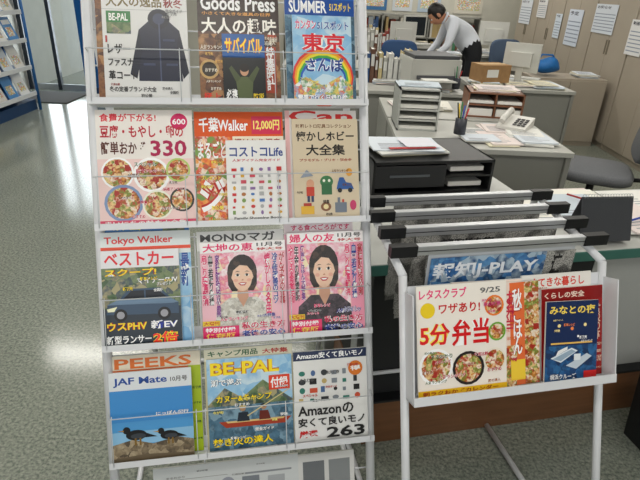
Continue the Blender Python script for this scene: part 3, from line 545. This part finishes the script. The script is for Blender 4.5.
def organiser(name,x,y,z,w,d,hh,m,rows=3,cols=2,ang=0):
    q=MB(); t=.01
    q.box(0,0,0,w,d,t,m); q.box(0,0,hh-t,w,d,hh,m); q.box(0,0,0,t,d,hh,m); q.box(w-t,0,0,w,d,hh,m); q.box(0,d-t,0,w,d,hh,m)
    for c in range(1,cols): q.box(w*c/cols-t/2,0,0,w*c/cols+t/2,d,hh,m)
    random.seed(rows)
    for r_ in range(rows):
        z0=hh*r_/rows; 
        if r_: q.box(t,0,z0-t/2,w-t,d,z0+t/2,m)
        for c in range(cols):
            x0=w*c/cols+.012; x1=w*(c+1)/cols-.012
            q.box(x0,.01,z0+.01,x1,d-.02,z0+.01+hh/rows*random.uniform(.2,.6),PAPER)
    stack(q,w/2,d/2,hh+.001,min(w,.29),min(d,.2),3)
    q.build(name,0,Matrix.Translation((x,y,z))@Matrix.Rotation(math.radians(ang),4,'Z'))
organiser('wooden_desk_organizer',.98,3.68,.721,.38,.28,.17,wood_mat('#6a4430','#8c5e42'),2,2,-6)
organiser('letter_sorter',.44,3.2,.721,.25,.3,.25,mat('#b0b2ae',.5),4,1)
organiser('letter_sorter',.85,6.0,.721,.26,.3,.12,mat('#b8b8b2',.5),2,1)
binders('binder_row',.3,4.95,.721,12,0,seed=3)
binders('binder_row',-.3,6.2,.721,14,0,seed=14,hh=.28)
binders('binder_row',.3,7.6,.721,16,0,seed=5)
binders('binder_row',1.7,8.1,.721,9,0,seed=6)
binders('binder_row',.4,9.0,.721,10,0,seed=8)
def monitor(x,y,z,ang,w=.4):
    q=MB(); m=mat('#c8c8c2',.45)
    q.box(-w/2,-.02,.1,w/2,.02,.1+w*.78,m); q.box(-w/2+.02,-.0205,.12,w/2-.02,-.02,.08+w*.78,mat('#20262c',.2))
    q.box(-w*.3,.02,.15,w*.3,.06,.08+w*.6,m); q.box(-.03,.0,.01,.03,.03,.16,m); q.box(-.11,-.08,0,.11,.09,.012,m)
    q.box(-w/2,-.32,0,w/2,-.18,.02,m)
    q.build('computer_monitor',.004,Matrix.Translation((x,y,z))@Matrix.Rotation(math.radians(ang),4,'Z'))
monitor(1.86,5.3,.735,150,.33); monitor(2.35,8.05,.735,170,.4); monitor(1.35,8.95,.735,20,.4); monitor(1.0,7.6,.735,190,.36)
q=MB(); m=mat('#bcbcb6',.45); m2=mat('#4a4c50',.5)
q.box(-.22,-.2,0,.22,.2,.24,m); q.box(-.2,-.19,.24,.2,.19,.27,m2); q.box(-.17,-.215,.08,.17,-.2,.11,m2); q.box(-.15,-.34,.07,.15,-.2,.08,m); q.box(-.14,-.33,.081,.1,-.2,.09,PAPER)
q.build('desktop_printer',.006,Matrix.Translation((.9,4.85,.74))@Matrix.Rotation(.15,4,'Z'))
q=MB(); m=mat('#d2d0ca',.45)
q.add([(-.09,-.1,0),(.09,-.1,0),(.09,.1,0),(-.09,.1,0),(-.09,-.1,.02),(.09,-.1,.02),(.09,.1,.06),(-.09,.1,.06)],[(0,3,2,1),(4,5,6,7),(0,1,5,4),(1,2,6,5),(2,3,7,6),(3,0,4,7)],m)
q.tube([(-.06,-.09,.045),(-.06,-.07,.062),(-.06,.07,.09),(-.06,.09,.078)],.02,m)
for i in range(4):
    for j in range(3): q.box(.0+j*.027,-.07+i*.03,.02+i*.006+.01,.02+j*.027,-.05+i*.03,.036+i*.006,mat('#555555',.5))
q.build('telephone',.002,Matrix.Translation((1.2,3.3,.745))@Matrix.Rotation(-.6,4,'Z'))
for (x,y,z) in ((.8,3.08,.745),(1.12,4.68,.745),(.9,7.35,.745)):
    q=MB(); q.tube([(0,0,0),(0,0,.09)],.035,mat('#3a3c44',.4),16)
    for k in range(6):
        a=k*1.05; q.tube([(.012*math.cos(a),.012*math.sin(a),.05),(.035*math.cos(a),.035*math.sin(a),.15+.01*k)],.004,mat(['#c03030','#2050b0','#e0c030','#202020','#308050','#d0d0d0'][k],.4),6)
    q.build('pen_cup',0,Matrix.Translation((x,y,z)))
# cardboard box on the second island
q=MB(); cb=mat('#a07c54',.8,noise=.08,nscale=30)
q.box(-.15,-.11,0,.15,.11,.16,cb); q.box(-.15,-.02,.16,.15,.02,.1608,mat('#c8b080',.4)); q.box(-.1,-.1105,.05,.02,-.11,.12,PAPER)
q.build('cardboard_box',.002,Matrix.Translation((1.55,5.2,.745))@Matrix.Rotation(.3,4,'Z'))
def chair(x,y,ang,m=mat('#66686c',.8,name='chair_fabric',noise=.15,nscale=150)):
    q=MB()
    def pad(cx,cy,cz,w,d,t,X=None):
        V=[];F=[];n=28
        for zz,sc_ in ((-t/2,.92),(-t*.3,1),(t*.3,1),(t/2,.9)):
            for i in range(n):
                a=2*math.pi*i/n; c,s_=math.cos(a),math.sin(a)
                V.append((cx+math.copysign(abs(c)**.5,c)*w/2*sc_,cy+math.copysign(abs(s_)**.5,s_)*d/2*sc_,cz+zz))
        for L in range(3):
            for i in range(n): F.append((L*n+i,L*n+(i+1)%n,(L+1)*n+(i+1)%n,(L+1)*n+i))
        F.append(tuple(range(n))[::-1]); F.append(tuple(3*n+i for i in range(n)))
        q.add(V,F,m,True,X)
    pad(0,0,.45,.48,.46,.07)
    pad(0,0,0,.44,.40,.06,X=Matrix.Translation((0,.25,.76))@Matrix.Rotation(math.radians(82),4,'X'))
    q.tube([(0,.1,.41),(0,.3,.43),(0,.29,.7)],.018,BLACK)
    q.tube([(0,0,.42),(0,0,.1)],.025,BLACK)
    for i in range(5):
        a=2*math.pi*i/5; e=(.27*math.cos(a),.27*math.sin(a))
        q.tube([(0,0,.11),(e[0],e[1],.07)],.022,BLACK,r2=.014); q.ell((e[0],e[1],.028),.026,.026,.028,BLACK,n=12,k=8)
    q.build('office_chair',0,Matrix.Translation((x,y,0))@Matrix.Rotation(math.radians(ang),4,'Z'))
chair(1.84,3.42,-112); chair(.9,6.95,170,mat('#33507a',.8)); chair(2.45,7.3,10,mat('#44546a',.8))
# ------------------------------------------------------------ cabinets
CAB=mat('#a3998a',.5,name='beige_steel',noise=.03,nscale=3); CABD=mat('#706858',.5)
y=3.9
while y<9.2:
    q=MB(); hh=1.95
    q.box(3.08,y+.005,.0,3.5,y+.895,hh,CAB)
    q.box(3.062,y+.012,.06,3.08,y+.448,hh-.02,CAB); q.box(3.062,y+.452,.06,3.08,y+.888,hh-.02,CAB)
    q.box(3.055,y+.41,.95,3.062,y+.435,1.1,CABD); q.box(3.055,y+.465,.95,3.062,y+.49,1.1,CABD)
    q.build('storage_cabinet',.003); y+=.9
def notice(y,z,w,hh,c='#d6dbe2',k=0):
    q=MB(); q.box(3.0525,y,z,3.0545,y+w,z+hh,mat(c,.6))
    X=Matrix(((0,0,-1,3.052),(-1,0,0,y+w),(0,1,0,z),(0,0,0,1)))
    tx=['お知らせ','勤務表','連絡事項','予定'][k%4]
    q.text(.03,hh*.84,w*.7,hh*.95,.0003,tx,mat('#333344',.6),.02,X=X)
    for j in range(6): q.poly([(.02,hh*.1+j*hh*.11),(w-.02,hh*.1+j*hh*.11),(w-.02,hh*.13+j*hh*.11),(.02,hh*.13+j*hh*.11)],mat('#8a94a4',.6),.0002,X=X)
    q.build('notice_sheet')
notice(8.7,1.1,.5,.35,'#d6dbe2',0); notice(8.1,1.22,.35,.24,'#dcdcdc',1); notice(7.5,1.0,.21,.3,'#ccd6e0',2); notice(6.9,.95,.4,.42,'#ccd4e0',3)
notice(6.1,1.15,.5,.3,'#d4dae2',0); notice(5.45,1.0,.3,.33,'#dedede',1); notice(5.0,.95,.21,.3,'#d2dae4',2); notice(4.5,.98,.3,.3,'#d8d8d8',3)
q=MB()
q.box(0,0,0,.8,.45,.72,CAB); q.box(.01,-.012,.05,.395,0,.7,CAB); q.box(.405,-.012,.05,.79,0,.7,CAB); q.box(.34,-.02,.4,.36,-.012,.5,CABD); q.box(.44,-.02,.4,.46,-.012,.5,CABD)
q.build('low_cabinet',.003,Matrix.Translation((2.2,5.8,0)))
q=MB(); bm=mat('#1c66a8',.6,noise=.1)
q.ell((0,0,.1),.16,.11,.08,bm,fn=lambda v:(v[0]*(1+.1*math.sin(v[2]*40)),v[1],max(.0,v[2]*(1+.1*math.sin(v[0]*25)))))
q.tube([(-.1,0,.15),(-.06,0,.21),(.05,0,.21),(.1,0,.15)],.01,bm); q.build('blue_tote_bag',0,Matrix.Translation((2.38,6.0,.722)))
q=MB(); random.seed(44); stack(q,.12,.15,0,.21,.25,8); q.build('paper_stack',0,Matrix.Translation((2.7,5.85,.722)))
q=MB()
for x,w,c in ((-.6,.4,'#d0d4d8'),(-.1,.45,'#3a6a9a'),(.5,.5,'#3a6a9a'),(1.1,.35,'#c4cad0'),(1.55,.4,'#a8b8c8'),(2.2,.5,'#ccc8bc')):
    q.box(x,YF-.012,1.16,x+w,YF-.002,1.65,mat(c,.6)); q.box(x+.05,YF-.014,1.45,x+w-.05,YF-.012,1.52,mat('#44505c',.6)); q.box(x+.05,YF-.014,1.22,x+w-.05,YF-.012,1.4,TOWN)
q.build('wall_posters')
q=MB(); 
for k in range(4): q.box(-.7,9.75,.05+k*.35,2.6,10.15,.07+k*.35,DB)
for x in (-.7,.1,.9,1.7,2.58): q.box(x,9.75,0,x+.02,10.15,1.12,DB)
random.seed(31)
for k in range(3):
    x=-.66
    while x<2.5:
        w=random.uniform(.03,.09); 
        if random.random()<.85 and all(not(x-.02<sx<x+w+.01) for sx in (.1,.9,1.7)): q.box(x,9.8,.07+k*.35,x+w-.004,10.05,.07+k*.35+random.uniform(.2,.3),mat(random.choice(['#c8c8c0','#3a5a8a','#a0a8b0','#803a30','#d8d4c8','#50705a','#b8a070']),.6))
        x+=w
q.build('steel_shelf_with_files')
# ------------------------------------------------------------ blue display shelf at left
q=MB()
q.box(-4.25,4.6,0,-3.55,6.4,.12,DBLUE); q.box(-4.25,4.6,0,-4.2,6.4,1.7,BLUE)
for yy in (4.6,5.48,6.37): q.box(-4.2,yy,.12,-3.8,yy+.03,1.7,BLUE)
for yy in (4.6,6.38): q.tube([(-3.5,yy,.0),(-3.5,yy,1.72)],.018,BLUE)
q.box(-4.2,4.6,1.7,-3.5,6.39,1.73,BLUE)
for k in range(5):
    z=.2+k*.3
    q.box(-4.2,4.64,z,-3.52,6.36,z+.012,BLUE)
    q.box(-3.52,4.62,z-.02,-3.50,6.38,z+.025,mat('#d4d8dc',.4))
q.build('blue_display_shelf')
q=MB(); random.seed(2)
cols=['#d8d4cc','#c85030','#e0dcd0','#c8d0d8','#d8b040','#e0e0de','#4a88c0','#e4e4e0']
for k in range(5):
    z=.215+k*.3
    for j in range(7):
        y0=4.66+j*.24
        X=Matrix.Translation((-3.54,y0,z+.002))@Matrix.Rotation(math.radians(-22),4,'Y')
        q.box(-.008,0,0,0,.19,.25,mat(random.choice(cols),.4),X=X)
        q.box(0,.02,.17,.001,.17,.22,mat(random.choice(cols),.4),X=X); q.box(0,.03,.04,.001,.15,.14,TOWN,X=X)
q.build('displayed_magazines')
# ------------------------------------------------------------ person
def skinned(verts,edges,radii,root=0,sub=2):
    me=bpy.data.meshes.new('sk'); me.from_pydata(verts,edges,[]); o=bpy.data.objects.new('sk',me); COL.objects.link(o)
    o.modifiers.new('s','SKIN'); sv=me.skin_vertices[0].data
    for i,r_ in enumerate(radii): sv[i].radius=r_ if isinstance(r_,tuple) else (r_,r_)
    sv[root].use_root=True
    m=o.modifiers.new('u','SUBSURF'); m.levels=sub
    dg=bpy.context.evaluated_depsgraph_get(); e=o.evaluated_get(dg).to_mesh()
    V=[tuple(v.co) for v in e.vertices]; F=[tuple(p.vertices) for p in e.polygons]
    o.evaluated_get(dg).to_mesh_clear(); bpy.data.objects.remove(o); return V,F
def segd(p,a,b):
    a=Vector(a);b=Vector(b);p=Vector(p); t=max(0,min(1,(p-a).dot(b-a)/max((b-a).length_squared,1e-9))); return (p-(a+(b-a)*t)).length
PX,PY=1.66,6.4
J={'pel':(0,0,.92),'wai':(-.10,0,1.04),'che':(-.24,0,1.16),'nek':(-.35,0,1.23),'hed':(-.395,0,1.25),
'shL':(-.28,-.17,1.20),'elL':(-.34,-.22,.96),'wrL':(-.50,-.16,.79),
'shR':(-.28,.17,1.20),'elR':(-.36,.22,.96),'wrR':(-.52,.12,.79),
'hiL':(.01,-.09,.88),'knL':(-.03,-.10,.49),'anL':(.03,-.10,.09),'toL':(-.13,-.12,.04),
'hiR':(.01,.09,.88),'knR':(-.02,.10,.49),'anR':(.04,.10,.09),'toR':(-.12,.12,.04)}
rad={'pel':(.13,.15),'wai':(.12,.15),'che':(.12,.17),'nek':.055,'hed':.05,'shL':.07,'elL':.045,'wrL':.03,'shR':.07,'elR':.045,'wrR':.03,'hiL':.1,'knL':.065,'anL':.045,'toL':.035,'hiR':.1,'knR':.065,'anR':.045,'toR':.035}
E=[('pel','wai'),('wai','che'),('che','nek'),('nek','hed'),('che','shL'),('shL','elL'),('elL','wrL'),('che','shR'),('shR','elR'),('elR','wrR'),('pel','hiL'),('hiL','knL'),('knL','anL'),('anL','toL'),('pel','hiR'),('hiR','knR'),('knR','anR'),('anR','toR')]
K=list(J)
V,F=skinned([J[k] for k in K],[(K.index(a),K.index(b_)) for a,b_ in E],[rad[k] for k in K],0)
SH=mat('#d4d9e2',.8,name='white_shirt'); TR=mat('#16181d',.8,name='black_trousers'); SK=mat('#b98467',.55,name='skin'); HA=mat('#15110f',.5,name='black_hair'); SHOE=mat('#0d0d0e',.4)
grp={}
for a,b_ in E:
    k='t' if b_[:2] in('hi','kn','an') else 's'
    if b_[:2]=='to': k='f'
    if b_=='hed': k='k'
    grp[(a,b_)]=k
q=MB(); q.X=Matrix.Translation((PX,PY,0))
byk={}
for f_ in F:
    c=sum((Vector(V[i]) for i in f_),Vector())/len(f_)
    best=min(E,key=lambda e:segd(c,J[e[0]],J[e[1]])); k=grp[best]
    if best==('pel','wai') and (c-Vector(J['pel'])).dot(Vector((-.6,0,.7)))<.05: k='t'
    byk.setdefault(k,[]).append(f_)
mk={'t':TR,'s':SH,'k':SK,'f':SHOE}
base=len(q.V)
for v in V: q.V.append(tuple(q.X@Vector(v)))
for k,fs in byk.items():
    for f_ in fs: q.F.append(tuple(i+base for i in f_)); q.MI.append(q.mi(mk[k])); q.S.append(True)
HX=Matrix.Translation((-.46,0,1.27))@Matrix.Rotation(math.radians(180),4,'Z')@Matrix.Rotation(math.radians(52),4,'Y')
def hf(v):
    x,y_,z=v
    if z<0: x=x+.01; y_=y_*(1+z*2.2)
    return (x,y_,z)
q.ell((0,0,0),.092,.076,.112,SK,X=HX,fn=hf)
def hairf(v):
    x,y_,z=v
    if x>.045 and z<.06: x=.045
    if z<-.05: z=-.05
    return (x,y_,z)
q.ell((-.012,0,.014),.1,.084,.112,HA,X=HX,fn=hairf)
q.ell((.095,0,-.015),.018,.013,.02,SK,X=HX,n=10,k=8)
for s in (-1,1):
    q.ell((.0,s*.08,-.01),.018,.01,.03,SK,X=HX,n=10,k=8); q.ell((.082,s*.03,.008),.008,.012,.007,mat('#f4f4f4',.3),X=HX,n=8,k=6); q.ell((.088,s*.03,.008),.004,.006,.006,BLACK,X=HX,n=8,k=6)
    q.box(.084,s*.03-.014,.024,.092,s*.03+.014,.029,HA,X=HX)
q.ell((.084,0,-.055),.008,.024,.007,mat('#a85a50',.5),X=HX,n=10,k=6)
q.tube([(-.365+.02*math.cos(t),.062*math.sin(t),1.235+.052*math.cos(t)) for t in [i*math.pi/6 for i in range(13)]],.014,SH,8)
for w_,s in (('wrL',-1),('wrR',1)):
    o=Vector(J[w_]); dirv=Vector((-.85,0,-.35)).normalized()
    verts=[o,o+dirv*.045,o+dirv*.09];
    Vh,Fh=skinned([tuple(v) for v in verts],[(0,1),(1,2)],[(.026,.02),(.036,.016),(.038,.013)],0,1); q.add(Vh,Fh,SK,True)
    for i,L in enumerate((.062,.075,.07,.055)):
        b0=o+dirv*.085+Vector((0,(i-1.5)*.021,0)); b1=b0+dirv*L*.5+Vector((0,0,.004)); b2=b1+Vector((-.8,0,-.2)).normalized()*L*.5
        Vh,Fh=skinned([tuple(b0),tuple(b1),tuple(b2)],[(0,1),(1,2)],[.0095,.009,.0075],0,1); q.add(Vh,Fh,SK,True)
    b0=o+dirv*.03+Vector((0,-s*.025,0)); b1=b0+Vector((-.03,-s*.03,-.012)); b2=b1+Vector((-.028,-s*.004,-.01))
    Vh,Fh=skinned([tuple(b0),tuple(b1),tuple(b2)],[(0,1),(1,2)],[.012,.0105,.009],0,1); q.add(Vh,Fh,SK,True)
q.build('office_worker')
